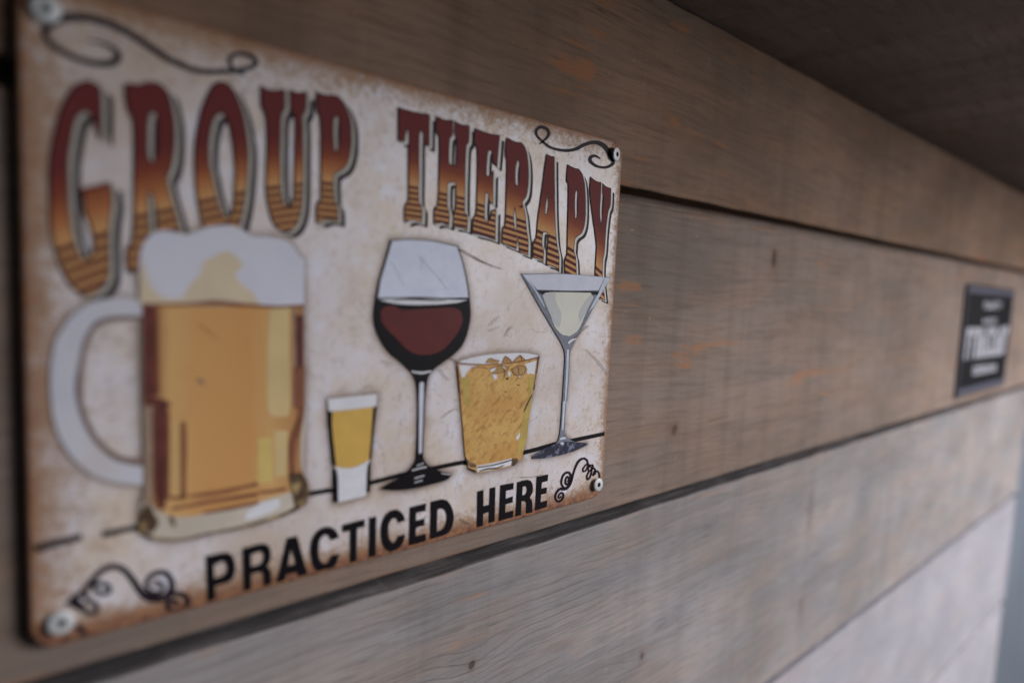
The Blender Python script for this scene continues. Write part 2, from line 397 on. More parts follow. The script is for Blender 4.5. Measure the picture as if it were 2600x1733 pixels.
def make_plate(parent):
    nx, nz = 268, 200
    xs = np.concatenate([[0, .0003, .0006, .0009], np.linspace(.0012, SW-.0012, nx), SW-np.array([.0009, .0006, .0003, 0])])
    zs = np.concatenate([[0, .0003, .0006, .0009], np.linspace(.0012, SH-.0012, nz), SH-np.array([.0009, .0006, .0003, 0])])
    bm = bmesh.new(); grid = []
    for x in xs:
        row = []
        for z in zs:
            cx = min(max(x, SR), SW-SR); cz = min(max(z, SR), SH-SR)
            dx, dz = x-cx, z-cz; X, Z = x, z
            if dx and dz:                                   # square corner -> round corner
                k = max(abs(dx), abs(dz))/math.hypot(dx, dz); X, Z = cx+dx*k, cz+dz*k
            cx = min(max(X, SR), SW-SR); cz = min(max(Z, SR), SH-SR)
            e = SR-math.hypot(X-cx, Z-cz)                   # distance to the rim
            t = max(0, 1-e/.0011)
            row.append(bm.verts.new((X, .0007*(1-math.sqrt(max(0, 1-t*t))), -Z)))
        grid.append(row)
    for i in range(len(xs)-1):
        for j in range(len(zs)-1):
            bm.faces.new((grid[i][j], grid[i+1][j], grid[i+1][j+1], grid[i][j+1]))
    rim = [e for e in bm.edges if e.is_boundary]
    r = bmesh.ops.extrude_edge_only(bm, edges=rim)
    vs = [v for v in r['geom'] if isinstance(v, bmesh.types.BMVert)]
    for v in vs: v.co.y = .0013
    be = [e for e in r['geom'] if isinstance(e, bmesh.types.BMEdge) and e.is_boundary]
    bmesh.ops.contextual_create(bm, geom=be)
    bmesh.ops.recalc_face_normals(bm, faces=bm.faces)
    me = bpy.data.meshes.new('plate'); bm.to_mesh(me); bm.free()
    for f in me.polygons: f.use_smooth = len(f.vertices) == 4
    V = np.array([(v.co.x, v.co.z) for v in me.vertices])
    dl, dr, dt, db = V[:, 0], SW-V[:, 0], -V[:, 1], SH+V[:, 1]
    rust = np.maximum.reduce([.74*np.exp(-dl/.0105), .80*np.exp(-dr/.0046), .76*np.exp(-dt/.0085), 1.20*np.exp(-db/.0060)])
    for (cx, cz, s) in ((0, 0, 1.15), (SW, 0, 1.25), (0, -SH, 1.3), (SW, -SH, 1.3)):
        rust = np.maximum(rust, s*np.exp(-(np.hypot(V[:, 0]-cx, V[:, 1]-cz)/.0090)**2))
    halo = np.zeros(len(V))
    for t, s in ((MUG, .8), (SHOT, .85), (WINE, .9), (WHISKY, .9), (MARTINI, .7)):
        halo = np.maximum(halo, s*np.exp(-seg_dist(V, shape(t))/.0016))
    halo = np.maximum(halo, .85*np.exp(-seg_dist(V, to_plane(px(HANDLE_O)), False)/.0016))
    halo = np.maximum(halo, .85*np.exp(-seg_dist(V, to_plane(px(HANDLE_I)), False)/.0012))
    for nme, arr in (('rust', rust), ('halo', halo)):
        a = me.attributes.new(nme, 'FLOAT', 'POINT'); a.data.foreach_set('value', arr.astype(np.float32))
    # printed tin: cream ground, lavender clouds, tan mottling, crackle, specks, rusted rim
    m = N('printed_tin', .45, .28); P = m.pos()
    n1 = m.noise(P, 38, 5, .6); n2 = m.noise(m.mapping(P, (1, 1, 1), (3, 5, 1)), 95, 6, .65); n3 = m.noise(m.mapping(P, (1, 1, 1), (7, 1, 4)), 420, 4, .6)
    n4 = m.noise(m.mapping(P, (1, 1, 1), (9, 2, 4)), 1300, 2, .5)
    c = m.mix(m.smooth(n1, .42, .72), (.735, .685, .715, 1), (.69, .575, .485, 1))
    c = m.mix(m.math('MULTIPLY', m.smooth(n2, .50, .74), .62), c, (.55, .44, .35, 1))
    c = m.mix(m.math('MULTIPLY', m.smooth(n2, .49, .32), .85), c, (.745, .755, .87, 1))
    c = m.mix(m.math('MULTIPLY', m.smooth(n3, .52, .72), .50), c, (.40, .31, .24, 1))
    n0 = m.noise(m.mapping(P, (1, 1, 1), (1, 8, 2)), 17, 4, .6)
    c = m.mix(m.math('MULTIPLY', m.smooth(n0, .44, .68), .70), c, m.mix(n2, (.44, .33, .25, 1), (.62, .50, .42, 1)))
    h = m.attr('halo'); rs = m.attr('rust')
    hm = m.math('MULTIPLY', h, m.math('ADD', .55, m.math('MULTIPLY', n2, .9)), True)
    c = m.mix(m.math('MULTIPLY', m.smooth(hm, .05, .80), .74), c, (.22, .145, .11, 1))
    # hairline crackle in patches
    def crack(scale, loc, width, amt, gate, c):
        vo = m.n('ShaderNodeTexVoronoi', feature='DISTANCE_TO_EDGE'); vo.inputs['Scale'].default_value = scale
        wob = m.n('ShaderNodeVectorMath', operation='MULTIPLY_ADD')
        nz_ = m.n('ShaderNodeTexNoise'); m.put(nz_.inputs['Vector'], P); nz_.inputs['Scale'].default_value = scale*1.7; nz_.inputs['Detail'].default_value = 4
        m.put(wob.inputs[0], nz_.outputs['Color']); wob.inputs[1].default_value = (.9/scale,)*3; m.put(wob.inputs[2], m.mapping(P, (1, 1, 1), loc))
        m.put(vo.inputs['Vector'], wob.outputs[0])
        g = m.smooth(m.noise(m.mapping(P, (1, 1, 1), loc), scale*.7, 3), gate, gate+.14)
        return m.mix(m.math('MULTIPLY', m.math('MULTIPLY', m.smooth(vo.outputs[0], width, 0.0), g), amt), c, (.16, .11, .09, 1))
    c = crack(70, (2, 3, 4), .014, .60, .49, c); c = crack(210, (5, 1, 8), .032, .5, .50, c)
    c = m.mix(m.math('MULTIPLY', m.smooth(n4, .70, .73), .75), c, (.10, .07, .06, 1))
    # rust creeping in from the rim
    rn = m.math('ADD', rs, m.math('ADD', m.math('MULTIPLY', m.math('SUBTRACT', n2, .5), .55), m.math('ADD', m.math('MULTIPLY', m.math('SUBTRACT', n3, .5), .75), m.math('MULTIPLY', m.math('SUBTRACT', n4, .5), .5))))
    c = m.mix(m.math('MULTIPLY', m.smooth(rn, .17, .58), .85), c, m.mix(n3, (.27, .145, .08, 1), (.42, .27, .17, 1)))
    c = m.mix(m.math('MULTIPLY', m.smooth(rn, .48, .80), .9), c, m.mix(m.smooth(n3, .35, .65), (.16, .055, .035, 1), (.34, .16, .075, 1)))
    m.color(c)
    m.put(m.b.inputs['Roughness'], m.math('ADD', .38, m.math('MULTIPLY', m.smooth(rn, .3, .8), .3)))
    dent = m.noise(m.mapping(P, (1, 1, 1), (2, 2, 9)), 22, 2)
    m.normal(m.bump(n3, .12, .0002, m.bump(dent, .10, .004)))
    return link('plate', me, m.m, parent)

sign = empty('tin_sign', (SW/2, .0013, -SH))
tag(sign, 'rusty printed tin sign with drink glasses reading GROUP THERAPY PRACTICED HERE', 'sign')
class Keep:            # children keep world coordinates although the Empty stands at the sign's base
    pass
_link0 = link
def link(name, me, mat, parent=None):
    o = _link0(name, me, mat, parent)
    if parent is sign: o.matrix_parent_inverse = Matrix.Translation(sign.location).inverted()
    return o
make_plate(sign)

# ------------------------------------------------------------------ inks
def ink(name, col, var=.10, rough=.55, worn=.25, col2=None, scale=160, gate=(.45, .7)):
    m = N(name, rough, .10); P = m.pos()
    n2 = m.noise(P, scale, 5, .6); n3 = m.noise(m.mapping(P, (1, 1, 1), (4, 4, 1)), 900, 3, .6)
    c = m.mix(m.smooth(n2, .3, .7), tuple(v*(1-var) for v in col[:3])+(1,), tuple(min(.9, v*(1+var)) for v in col[:3])+(1,))
    if col2: c = m.mix(m.smooth(n2, *gate), c, col2)
    c = m.mix(m.math('MULTIPLY', m.smooth(n3, .70, .78), worn), c, (.5, .4, .34, 1))
    m.color(c)
    dent = m.noise(m.mapping(P, (1, 1, 1), (2, 2, 9)), 22, 2); m.normal(m.bump(n3, .12, .0002, m.bump(dent, .10, .004)))
    return m.m
INK = dict(
    dark=ink('ink_plum', (.018, .011, .018)), black=ink('ink_black', (.006, .0045, .007), worn=.1), putty=ink('ink_putty', (.44, .415, .375)), cream=ink('ink_cream', (.68, .66, .63)),
    foam=ink('ink_foam', (.68, .69, .80), .05, worn=.08, col2=(.64, .63, .70, 1), scale=40), tan=ink('ink_foam_tan', (.67, .56, .41), .05, worn=.05, scale=60), handle=ink('ink_handle', (.62, .625, .71), .08, worn=.1, col2=(.60, .57, .60, 1), scale=45),
    amber=ink('ink_amber', (.66, .36, .14), .07, scale=60, worn=.1), amberl=ink('ink_amber_light', (.62, .40, .17), .06, scale=60, worn=.1), straw=ink('ink_straw', (.65, .49, .25), .06, scale=60, worn=.1),
    lime=ink('ink_lime', (.66, .49, .175), .05, worn=.1), maroon=ink('ink_maroon', (.135, .042, .036), .2), brown=ink('ink_brown', (.24, .095, .055), .15), taupe=ink('ink_taupe', (.34, .24, .18), .15),
    umber=ink('ink_umber', (.10, .06, .04), .2, col2=(.42, .30, .14, 1), scale=260), glassb=ink('ink_glass_base', (.58, .52, .44), .08, scale=70), white=ink('ink_white', (.74, .74, .80), .05, worn=.12),
    shot=ink('ink_tequila', (.66, .42, .11), .07, worn=.1), winered=ink('ink_wine', (.125, .028, .028), .08, worn=.1), pale=ink('ink_pale', (.68, .72, .88), .05, worn=.25),
    whisky=ink('ink_whisky', (.60, .34, .115), .22, col2=(.30, .14, .05, 1), scale=620, gate=(.53, .68)), olive=ink('ink_olive', (.50, .37, .11), .12, scale=220),
    steel=ink('ink_steel', (.20, .215, .265), .18, scale=260), steell=ink('ink_steel_light', (.56, .62, .74), .1), liq=ink('ink_gin', (.68, .67, .60), .03), liq2=ink('ink_gin_shade', (.52, .53, .54), .05), haze=ink('ink_gin_rim', (.62, .64, .76), .05),
    navy=ink('ink_navy', (.045, .045, .075), .3, col2=(.24, .25, .36, 1), scale=420, gate=(.52, .7)), ice=ink('ink_ice', (.44, .28, .11), .2, col2=(.66, .60, .52, 1), scale=300, gate=(.6, .7)), soft=ink('ink_soft_brown', (.23, .165, .15), .1))
def letter_ink():
    m = N('ink_letter', .55, .05); P = m.pos()
    sx = m.n('ShaderNodeSeparateXYZ'); m.put(sx.inputs[0], m.n('ShaderNodeUVMap', uv_map='letter').outputs[0])
    t = sx.outputs[1]
    n2 = m.noise(P, 300, 4, .6); n3 = m.noise(m.mapping(P, (1, 1, 1), (4, 4, 1)), 900, 3, .6)
    tn = m.math('ADD', t, m.math('MULTIPLY', m.math('SUBTRACT', n2, .5), .08))
    red = (.150, .034, .035, 1); org = (.58, .315, .135, 1)
    c = m.ramp(tn, [(0, red), (.50, red), (.68, (.23, .062, .036, 1)), (.84, (.43, .165, .07, 1)), (.97, org), (1, org)])
    ph = m.math('FRACT', m.math('MULTIPLY', m.math('SUBTRACT', t, 1.0), 1/.078))
    bar = m.math('MULTIPLY', m.smooth(ph, .56, .50), m.smooth(t, .998, 1.0))
    c = m.mix(bar, c, (.105, .026, .028, 1))
    c = m.mix(m.math('MULTIPLY', m.smooth(n3, .71, .78), .35), c, (.55, .3, .25, 1))
    m.color(c); dent = m.noise(m.mapping(P, (1, 1, 1), (2, 2, 9)), 22, 2); m.normal(m.bump(n3, .12, .0002, m.bump(dent, .10, .004)))
    return m.m
INK['letter'] = letter_ink()
def beer_ink():
    m = N('ink_beer', .55, .05); P = m.pos(); xa, xb = plane(361, 1000)[0], plane(771, 1000)[0]
    sx = m.n('ShaderNodeSeparateXYZ'); m.put(sx.inputs[0], P); n = m.noise(P, 60, 5, .6); n3 = m.noise(P, 900, 3, .6)
    mr = m.n('ShaderNodeMapRange'); m.put(mr.inputs[0], m.math('ADD', sx.outputs[0], m.math('MULTIPLY', m.math('SUBTRACT', n, .5), .006))); mr.inputs[1].default_value = xa; mr.inputs[2].default_value = xb
    c = m.ramp(mr.outputs[0], [(0, (.26, .10, .05, 1)), (.07, (.40, .19, .08, 1)), (.15, (.68, .42, .18, 1)), (.30, (.66, .36, .14, 1)), (.62, (.63, .33, .125, 1)), (.80, (.66, .40, .17, 1)), (.93, (.52, .27, .11, 1)), (1, (.30, .13, .06, 1))])
    c = m.mix(m.math('MULTIPLY', m.smooth(n, .5, .75), .3), c, (.52, .26, .10, 1)); c = m.mix(m.math('MULTIPLY', m.smooth(n3, .7, .78), .2), c, (.35, .2, .1, 1))
    m.color(c); return m.m
INK['beer'] = beer_ink()
def whisky_ink():
    m = N('ink_whisky', .55, .10); P = m.pos()
    Pr = m.mapping(P, (1, 1, 1), (0, 0, 0), (0, .7, 0))
    a = m.noise(m.mapping(Pr, (1, 1, 2.6)), 260, 6, .7, .6); b = m.noise(m.mapping(Pr, (2.4, 1, 1), (3, 3, 3)), 380, 5, .65, .5); g = m.noise(m.mapping(P, (1, 1, 1), (6, 2, 2)), 110, 3, .5)
    c = m.mix(m.smooth(g, .35, .65), (.60, .335, .11, 1), (.66, .42, .15, 1))
    c = m.mix(m.math('MULTIPLY', m.smooth(a, .50, .64), .75), c, (.34, .155, .055, 1))
    c = m.mix(m.math('MULTIPLY', m.smooth(b, .54, .66), .6), c, (.44, .22, .07, 1))
    c = m.mix(m.math('MULTIPLY', m.smooth(b, .40, .30), .7), c, (.74, .53, .25, 1))
    c = m.mix(m.math('MULTIPLY', m.smooth(a, .66, .72), .7), c, (.12, .06, .03, 1))
    m.color(c); return m.m
INK['whisky'] = whisky_ink()

# ------------------------------------------------------------------ GROUP THERAPY (outline, holes, gradient: top point, two points where the stripes begin)
BIG = [
 ('G', 'A 850,770 800,715 750,700 650,740 570,850 510,1000 460,1200 430,1400 D 428,220 435,400 440,600 470,750 520,920 590,1060 680,1150 760,1170 850,1120 915,1030 925,900 920,700 935,500 950,380 945,300 930,222 700,275 718,340 735,480 770,560 800,680 800,800 755,868 690,870 650,780 610,640 585,450 575,250 A 575,1344 590,1250 610,1120 640,1010 690,950 740,950 790,990 820,1080 855,1190', [], 'A 740,700 D 520,760 880,640'),
 ('R', 'A 1070,735 1120,722 1180,735 1240,715 1320,712 1380,740 1430,810 1460,920 1480,1050 1480,1250 1460,1400 1430,1480 D 1415,170 1430,260 1460,370 1500,500 1530,640 1560,760 1380,760 1345,600 1335,450 1310,340 1280,280 1260,310 1260,450 1270,600 1285,760 1300,980 1095,970 1085,800 1130,720 1142,600 1148,400 1150,0 A 1147,1100 1130,1000 1095,940 1080,850', ['A 1262,990 1295,945 1328,955 1345,1010 1345,1300 1330,1370 1295,1388 1262,1355 1252,1200'], 'A 1250,720 D 1180,490 1440,435'),
 ('O', 'A 1880,705 1820,740 1770,830 1720,960 1690,1100 1670,1250 1665,1400 D 1670,150 1680,300 1700,430 1735,580 1790,700 1870,760 1960,700 2030,580 2070,430 2095,250 2110,50 A 2110,1250 2090,1100 2060,950 2010,820 1960,740 1920,712', ['A 1870,955 1820,1010 1790,1120 1775,1250 1778,1400 D 1790,100 1812,210 1845,340 1885,460 1932,530 1975,500 1995,400 2005,250 2010,100 A 2000,1350 1985,1200 1960,1080 1920,985'], 'A 1890,705 D 1760,355 2060,290'),
 ('U', 'B 548,748 640,782 742,772 742,925 718,968 707,1050 705,1200 E 702,0 706,200 717,330 740,400 770,428 808,400 828,330 834,220 B 838,1300 843,1100 833,990 800,925 800,778 860,800 928,792 920,940 893,990 897,1100 E 897,0 895,250 888,400 870,500 840,570 800,615 760,632 700,610 650,550 620,450 600,350 592,220 B 600,1300 595,1050 580,960 553,915', [], 'B 640,770 E 640,245 865,220'),
 ('P', 'B 1022,798 1100,818 1180,822 1230,860 1270,930 1300,1020 1312,1150 1305,1280 1280,1380 1240,1440 1190,1466 1160,1490 E 1158,250 1168,370 1192,415 1195,540 1110,525 1022,552 1025,400 1055,365 1060,250 1060,0 B 1060,1100 1050,1000 1025,950', ['B 1165,1005 1185,985 1205,1010 1216,1080 1216,1200 1200,1280 1180,1300 1165,1270 1158,1120'], 'B 1100,815 E 1070,205 1150,215'),
 ('T', 'C 105,255 235,290 365,312 362,572 322,560 318,490 302,445 285,440 278,480 275,800 275,1050 300,1100 298,1222 230,1200 160,1214 162,1085 188,1050 192,900 192,600 190,450 176,420 160,470 152,535 105,525', [], 'C 235,285 190,910 280,925'),
 ('H', 'C 430,330 490,356 562,362 560,480 538,510 530,715 545,738 600,745 605,540 594,500 583,480 583,372 640,398 704,405 700,535 680,570 672,700 665,1100 672,1150 690,1178 685,1288 640,1268 572,1257 577,1150 592,1110 594,900 578,880 532,882 520,900 518,1080 530,1130 536,1170 530,1250 470,1225 410,1234 415,1110 440,1078 450,900 455,550 450,490 428,455', [], 'C 565,375 450,965 650,1010'),
 ('E', 'C 760,430 860,470 962,488 942,742 915,715 905,640 890,605 870,610 860,640 850,820 862,840 880,830 910,795 905,1062 880,1040 870,985 855,965 842,980 835,1180 850,1220 870,1225 890,1190 902,1128 930,1118 926,1372 860,1345 740,1314 745,1195 766,1160 775,1000 778,600 755,550', [], 'C 860,470 778,1060 900,1100'),
 ('R', 'C 1030,510 1100,545 1150,550 1180,590 1200,660 1210,800 1205,920 1190,1000 1155,1050 1180,1150 1195,1300 1207,1380 1206,1500 1135,1472 1128,1410 1116,1330 1105,1446 990,1398 995,1280 1015,1248 1025,1000 1030,700 1018,640', ['C 1118,680 1135,720 1135,850 1125,910 1108,920 1098,880 1100,760', 'C 1092,1080 1110,1180 1112,1300 1095,1296 1082,1180'], 'C 1120,545 1030,1160 1180,1210'),
 ('A', 'C 1370,650 1400,666 1430,670 1432,900 1437,1200 1450,1400 1470,1500 F 1472,170 1470,288 1430,255 1370,235 1376,100 C 1385,1335 1375,1310 1342,1300 1330,1320 1325,1420 1338,1455 F 1335,214 1300,190 1255,172 C 1258,1400 1280,1358 1295,1200 1330,950 1355,750', ['C 1375,980 1382,1060 1370,1162 1350,1155 1358,1070'], 'C 1400,660 1300,1290 1440,1350'),
 ('P', 'C 1550,740 1600,768 1640,775 1670,820 1690,920 1697,1100 1690,1230 1665,1310 1622,1345 1605,1372 1600,1430 F 1598,130 1612,180 1620,335 1525,325 1525,205 1543,150 C 1548,1300 1555,900 1540,870', ['C 1620,935 1632,980 1632,1120 1622,1195 1608,1195 1604,1080 1608,980'], 'C 1600,765 1548,1430 1600,1460'),
 ('Y', 'C 1745,845 1790,880 1830,890 1824,1020 1818,1150 1832,1272 1846,1130 1858,1010 1845,985 1845,900 1880,928 1914,940 1908,1080 1890,1130 1870,1300 1858,1480 F 1845,200 1842,330 1862,540 1815,520 1785,330 1788,230 1795,80 C 1785,1330 1760,1150 1738,960', [], 'C 1830,890 F 1795,260 1840,300')]
SHX = (.0024, -.0015); CRX = (.0010, -.0006)
for i, (ch, out, holes, gr) in enumerate(BIG):
    L0 = shape(out); HS = [shape(h) for h in holes]
    g = to_plane(px(gr)); (tx, tz), (ax, az), (bx, bz) = g
    # affine "how far down the letter" coordinate: 0 at the top point, 1 on the line where the stripes begin
    nx_, nz_ = -(bz-az), (bx-ax); d0 = (tx-ax)*nx_+(tz-az)*nz_
    uvf = lambda x, z: (0.5, 1-((x-ax)*nx_+(z-az)*nz_)/d0)
    face = flat('letter', [L0]+HS, 9, INK['letter'], sign, uvf)
    sh_ = [offset(L0, .00012)]+[offset(h, -.00012) for h in HS]
    mv = lambda L, d: L+np.array(d)
    flat('letter_outline', [offset(L0, .00032)]+[offset(h, -.0003) for h in HS], 8, INK['dark'], face)
    flat('letter_edge', [mv(L, CRX) for L in [offset(L0, .00030)]+[offset(h, -.00030) for h in HS]], 7, INK['cream' if i > 4 else 'putty'], face)
    flat('letter_shadow', [mv(L, SHX) for L in sh_], 6, INK['dark'], face)

# ------------------------------------------------------------------ PRACTICED HERE
SMALL = [('K 75,480 230,450 280,455 310,490 328,560 325,620 300,680 250,710 155,735 160,885 90,892', 'K 145,560 215,525 245,540 255,580 245,625 210,650 150,670'),
 ('K 388,415 540,375 590,380 620,410 632,470 625,520 597,565 625,600 635,660 632,750 567,752 565,640 545,615 465,632 462,788 400,802', 'K 460,470 530,445 560,455 568,490 555,530 530,550 462,570'),
 ('K 768,325 855,310 945,652 875,668 850,618 765,640 745,702 675,718', 'K 805,410 840,545 775,565'),
 ('K 1215,460 1190,540 1140,600 1080,625 1030,610 990,560 968,470 970,380 1000,300 1050,250 1110,230 1160,245 1195,280 1212,325 1140,347 1120,305 1085,300 1050,340 1038,400 1040,480 1060,535 1090,550 1120,530 1145,475', None),
 ('K 1240,215 1430,165 1430,230 1365,245 1362,532 1305,545 1305,265 1240,280', None), ('K 1470,155 1530,140 1525,485 1465,498', None),
 ('K 1775,295 1760,360 1720,415 1660,445 1620,430 1585,385 1568,310 1570,230 1595,150 1640,100 1690,85 1735,100 1765,140 1774,180 1715,197 1700,160 1670,160 1640,200 1632,260 1640,330 1665,370 1690,360 1715,310', None),
 ('K 1815,65 1955,30 1950,95 1870,115 1868,180 1942,158 1938,220 1868,240 1865,310 1952,290 1950,355 1808,392', None),
 ('I 380,1252 470,1230 520,1240 555,1290 577,1370 567,1450 535,1510 480,1543 375,1572', 'I 438,1318 475,1308 500,1325 515,1372 510,1430 490,1478 432,1508'),
 ('I 778,1165 830,1150 830,1290 880,1275 885,1135 932,1125 925,1420 875,1434 878,1340 828,1355 825,1457 775,1470', None),
 ('I 975,1110 1088,1090 1085,1145 1022,1160 1020,1225 1082,1205 1078,1258 1018,1275 1015,1345 1085,1325 1082,1382 962,1417', None),
 ('I 1118,1085 1200,1065 1235,1075 1250,1110 1248,1170 1225,1215 1245,1250 1245,1342 1195,1354 1197,1260 1180,1245 1155,1250 1150,1367 1105,1376', 'I 1165,1125 1190,1118 1202,1140 1195,1180 1180,1192 1160,1197'),
 ('I 1285,1040 1380,1018 1378,1075 1328,1088 1325,1140 1372,1128 1368,1180 1322,1192 1318,1258 1372,1240 1370,1297 1272,1327', None)]
for out, hole in SMALL:
    flat('letter', [shape(out)]+([shape(hole)] if hole else []), 6, INK['black'], sign)

# ------------------------------------------------------------------ the counter line the glasses stand on
for t, wd in (('J 285,425 480,372 700,318', [19, 19, 15]), ('J 870,300 1000,272 1180,235 M 2300,205 H 1180,1490 1480,1428 1740,1362 2010,1305 2290,1250 I 700,925 1170,835 1440,762 1570,735 1890,668', [16, 13.5, 12, 11.5, 11, 10.5, 10])):
    ribbon('counter_line', t, wd, 3, INK['black'], sign, 3)

# ------------------------------------------------------------------ flourishes
ribbon('flourish', 'A 740,345 880,375 975,425 1010,490 950,540 800,540 600,480 450,390 388,310 395,245 470,185 600,150 740,155 900,195 1050,260 1200,350 1350,450 1500,535 1650,595 1800,615 1950,610 2100,590 2185,545 2150,490 2070,465 1990,475 1960,530 1990,590 2090,645', [4, 11, 21, 16, 13, 17, 24, 21, 18, 17, 15, 14, 13, 12, 11, 11, 11, 6], 4, INK['dark'], sign)
ribbon('flourish', 'C 1306,558 1345,530 1387,480 1372,430 1320,414 1283,440 1290,490 1340,540 1400,585 1480,608 1550,613 1620,600 1700,560 1780,543 1840,560 1890,610 1920,670 1938,712 1920,738 1870,757 1800,747 1745,707 1745,672 1780,658 1828,682', [3, 7, 8, 9, 7, 6, 7, 8, 9, 9, 12, 12, 9, 7, 6, 9, 9, 3], 4, INK['dark'], sign)
f1 = ribbon('flourish', 'N 330,1095 200,1110 120,1190 88,1290 110,1370 160,1400 230,1370 275,1290 270,1220 230,1200 180,1240 160,1300 190,1320 228,1275', [7, 6, 5, 6, 6, 5, 4.5, 4, 3], 4, INK['dark'], sign)
for t, wd in (('N 230,1105 330,1100 420,1020 470,900 510,750 560,600 620,480 700,410 770,400 830,440 850,510 900,570 950,620 1000,640', [9, 7, 5, 6, 6, 5, 4, 3]),
              ('N 300,1085 235,1000 240,880 290,770 370,720 430,750 450,840 420,950 370,1000 330,980 330,890 370,820 402,860 390,920 368,930', [5, 5, 6, 6, 6, 5, 4, 3]),
              ('N 850,520 790,560 740,640 745,700 800,680 840,600 855,540', 4), ('N 965,545 905,560 862,620 880,690 940,640 972,580 945,535', 4),
              ('N 890,680 830,800 840,885 890,850 930,740 945,650', 4.5), ('N 960,610 1020,650 1010,700 970,790 1010,760 1050,690 1095,712 1122,800 1128,920', 4.5)):
    ribbon('curl', t, wd, 4.4, INK['dark'], f1)
f2 = ribbon('flourish', 'J 590,880 690,800 770,720 830,640 900,590 980,572 1060,600 1130,680 1190,770 1250,830 1330,850 1420,820 1470,740 1440,650 1370,620 1290,650 1250,720 1290,790 1360,790 1390,730 1340,700 1310,740', [12, 16, 15, 16, 19, 19, 15, 13, 12, 11, 9], 4, INK['dark'], sign)
for t, wd in (('J 1400,830 1500,800 1580,820 1605,880 1540,950 1450,940 1428,885 1480,860 1520,890', 13), ('J 780,740 850,715 930,740 925,790 855,800 800,760', 12),
              ('J 610,850 700,800 760,860 825,900 810,960 740,960 700,900 640,860', 13), ('J 560,880 640,900 700,940', 13), ('J 640,1080 700,1100 712,1150 650,1190 540,1190', 13)):
    ribbon('curl', t, wd, 4.4, INK['dark'], f2)

# ------------------------------------------------------------------ beer mug
Ho, Hi = px(HANDLE_O), px(HANDLE_I)
mug = flat('printed_beer_mug', [shape('X 358,772 769,777 771,919 774,1038 771,1202 784,1256 761,1284 684,1317 531,1353 455,1368 391,1363 355,1330 356,1290 364,1246 360,1008')], 10, INK['glassb'], sign)
mug['label'] = 'printed beer mug with thick foam'
flat('handle', [to_plane(smooth_closed(np.concatenate([Ho, Hi]), corner=60))], 10.5, INK['handle'], mug)
ribbon('handle_line', 'G 1215,20 1000,25 890,45 800,105 735,210 700,350 680,500 680,650 700,800 745,930 820,1060 920,1160 1020,1222 1120,1238 1250,1232', [10, 14, 13, 13, 13, 14, 16, 17, 14], 11, INK['soft'], mug)
flat('beer', [shape('X 362,776 768,780 770,919 772,1038 762,1110 762,1180 770,1205 735,1247 723,1251 654,1272 590,1288 516,1304 455,1310 419,1302 392,1290 380,1260 372,1200 368,1100 362,1008')], 11, INK['beer'], mug)
flat('beer_highlight', [shape('E 625,1275 790,1275 H 785,300 790,800 770,860 640,860 600,800 600,200')], 12, INK['straw'], mug)
flat('beer_highlight', [shape('H 520,1045 640,1040 640,1420 510,1430')], 12, INK['lime'], mug)
flat('beer_highlight', [shape('H 655,985 770,980 760,1370 660,1370')], 12, INK['straw'], mug)
flat('beer_shade', [shape('X 361,778 393,778 397,1003 363,1008')], 13, INK['maroon'], mug)
flat('beer_shade', [shape('G 1225,705 1300,695 1400,715 1465,765 1400,790 1300,770 1230,765')], 14, INK['maroon'], mug)
ribbon('beer_shade', 'X 396,780 397,880 400,1000', 12, 12.5, INK['brown'], mug)
ribbon('beer_shade', 'X 746,780 747,900 745,1030', 9, 12.5, INK['taupe'], mug)
ribbon('beer_shade', 'G 1432,800 1434,1100 1428,1566', 8, 13.5, INK['brown'], mug)
flat('glass_side', [shape('G 1225,770 1300,775 1300,1500 M 740,200 700,330 640,300 650,100 640,0 G 1225,1200')], 13, INK['taupe'], mug)
flat('beer_shade', [shape('G 1302,780 1420,785 1418,1300 1410,1566 M 850,350 800,360 760,200 750,0 G 1310,1400')], 14, INK['maroon'], mug)
flat('beer_glow', [shape('G 1430,890 1530,900 1535,1500 1425,1500')], 13, INK['amberl'], mug)
ribbon('beer_line', 'G 1560,905 1565,1100 1562,1400 1562,1566', [12, 15, 12, 13], 14, INK['brown'], mug)
for t, wd in (('M 905,240 980,245 1060,238', 9), ('M 1090,228 1260,208 1480,172 1640,135 1775,105', [6, 11, 12, 8, 11]), ('M 925,348 1090,320 1250,288 1500,250 1780,205', [10, 8, 11, 11, 12]), ('M 1235,392 1500,345 1785,288', [8, 10, 9]), ('M 1790,185 1900,180 2060,150', 8)):
    ribbon('beer_line', t, wd, 14, INK['brown'], mug)
flat('beer_shade', [shape('H 835,0 905,0 905,440 845,440')], 14, INK['maroon'], mug)
flat('beer_shade', [shape('H 822,440 912,440 912,790 860,800 825,780')], 14, INK['brown'], mug)
ribbon('beer_shade', 'H 890,790 875,880 845,980 812,1080 805,1200 810,1360', [10, 17, 20, 18, 16, 16], 14, INK['brown'], mug)
flat('glass_corner', [shape('M 2085,0 2200,-10 2262,60 2285,200 2240,300 2150,330 2120,200 2095,100')], 15, INK['umber'], mug)
flat('glass_corner', [shape('M 640,330 700,300 760,420 800,480 740,590 620,560 600,480')], 15, INK['umber'], mug)
flat('glass_gleam', [shape('M 1660,390 1800,300 1990,250 2000,330 1900,390 1650,470')], 12, INK['white'], mug)
ribbon('glass_line', 'M 595,560 720,635 900,660 1050,652 1300,595 1600,535 1900,455 2120,370 2260,270', [8, 9, 7, 6, 6, 7, 9, 12], 16, INK['umber'], mug)
ribbon('glass_line', 'M 905,430 935,470 950,525', 10, 16, INK['umber'], mug)
foam = flat('foam', [shape('X 352,772 353,700 356,640 364,618 381,596 407,586 431,586 464,595 491,590 520,578 556,572 583,572 616,584 640,600 671,602 706,605 732,614 747,632 759,650 771,659 771,776')], 12, INK['foam'], mug)
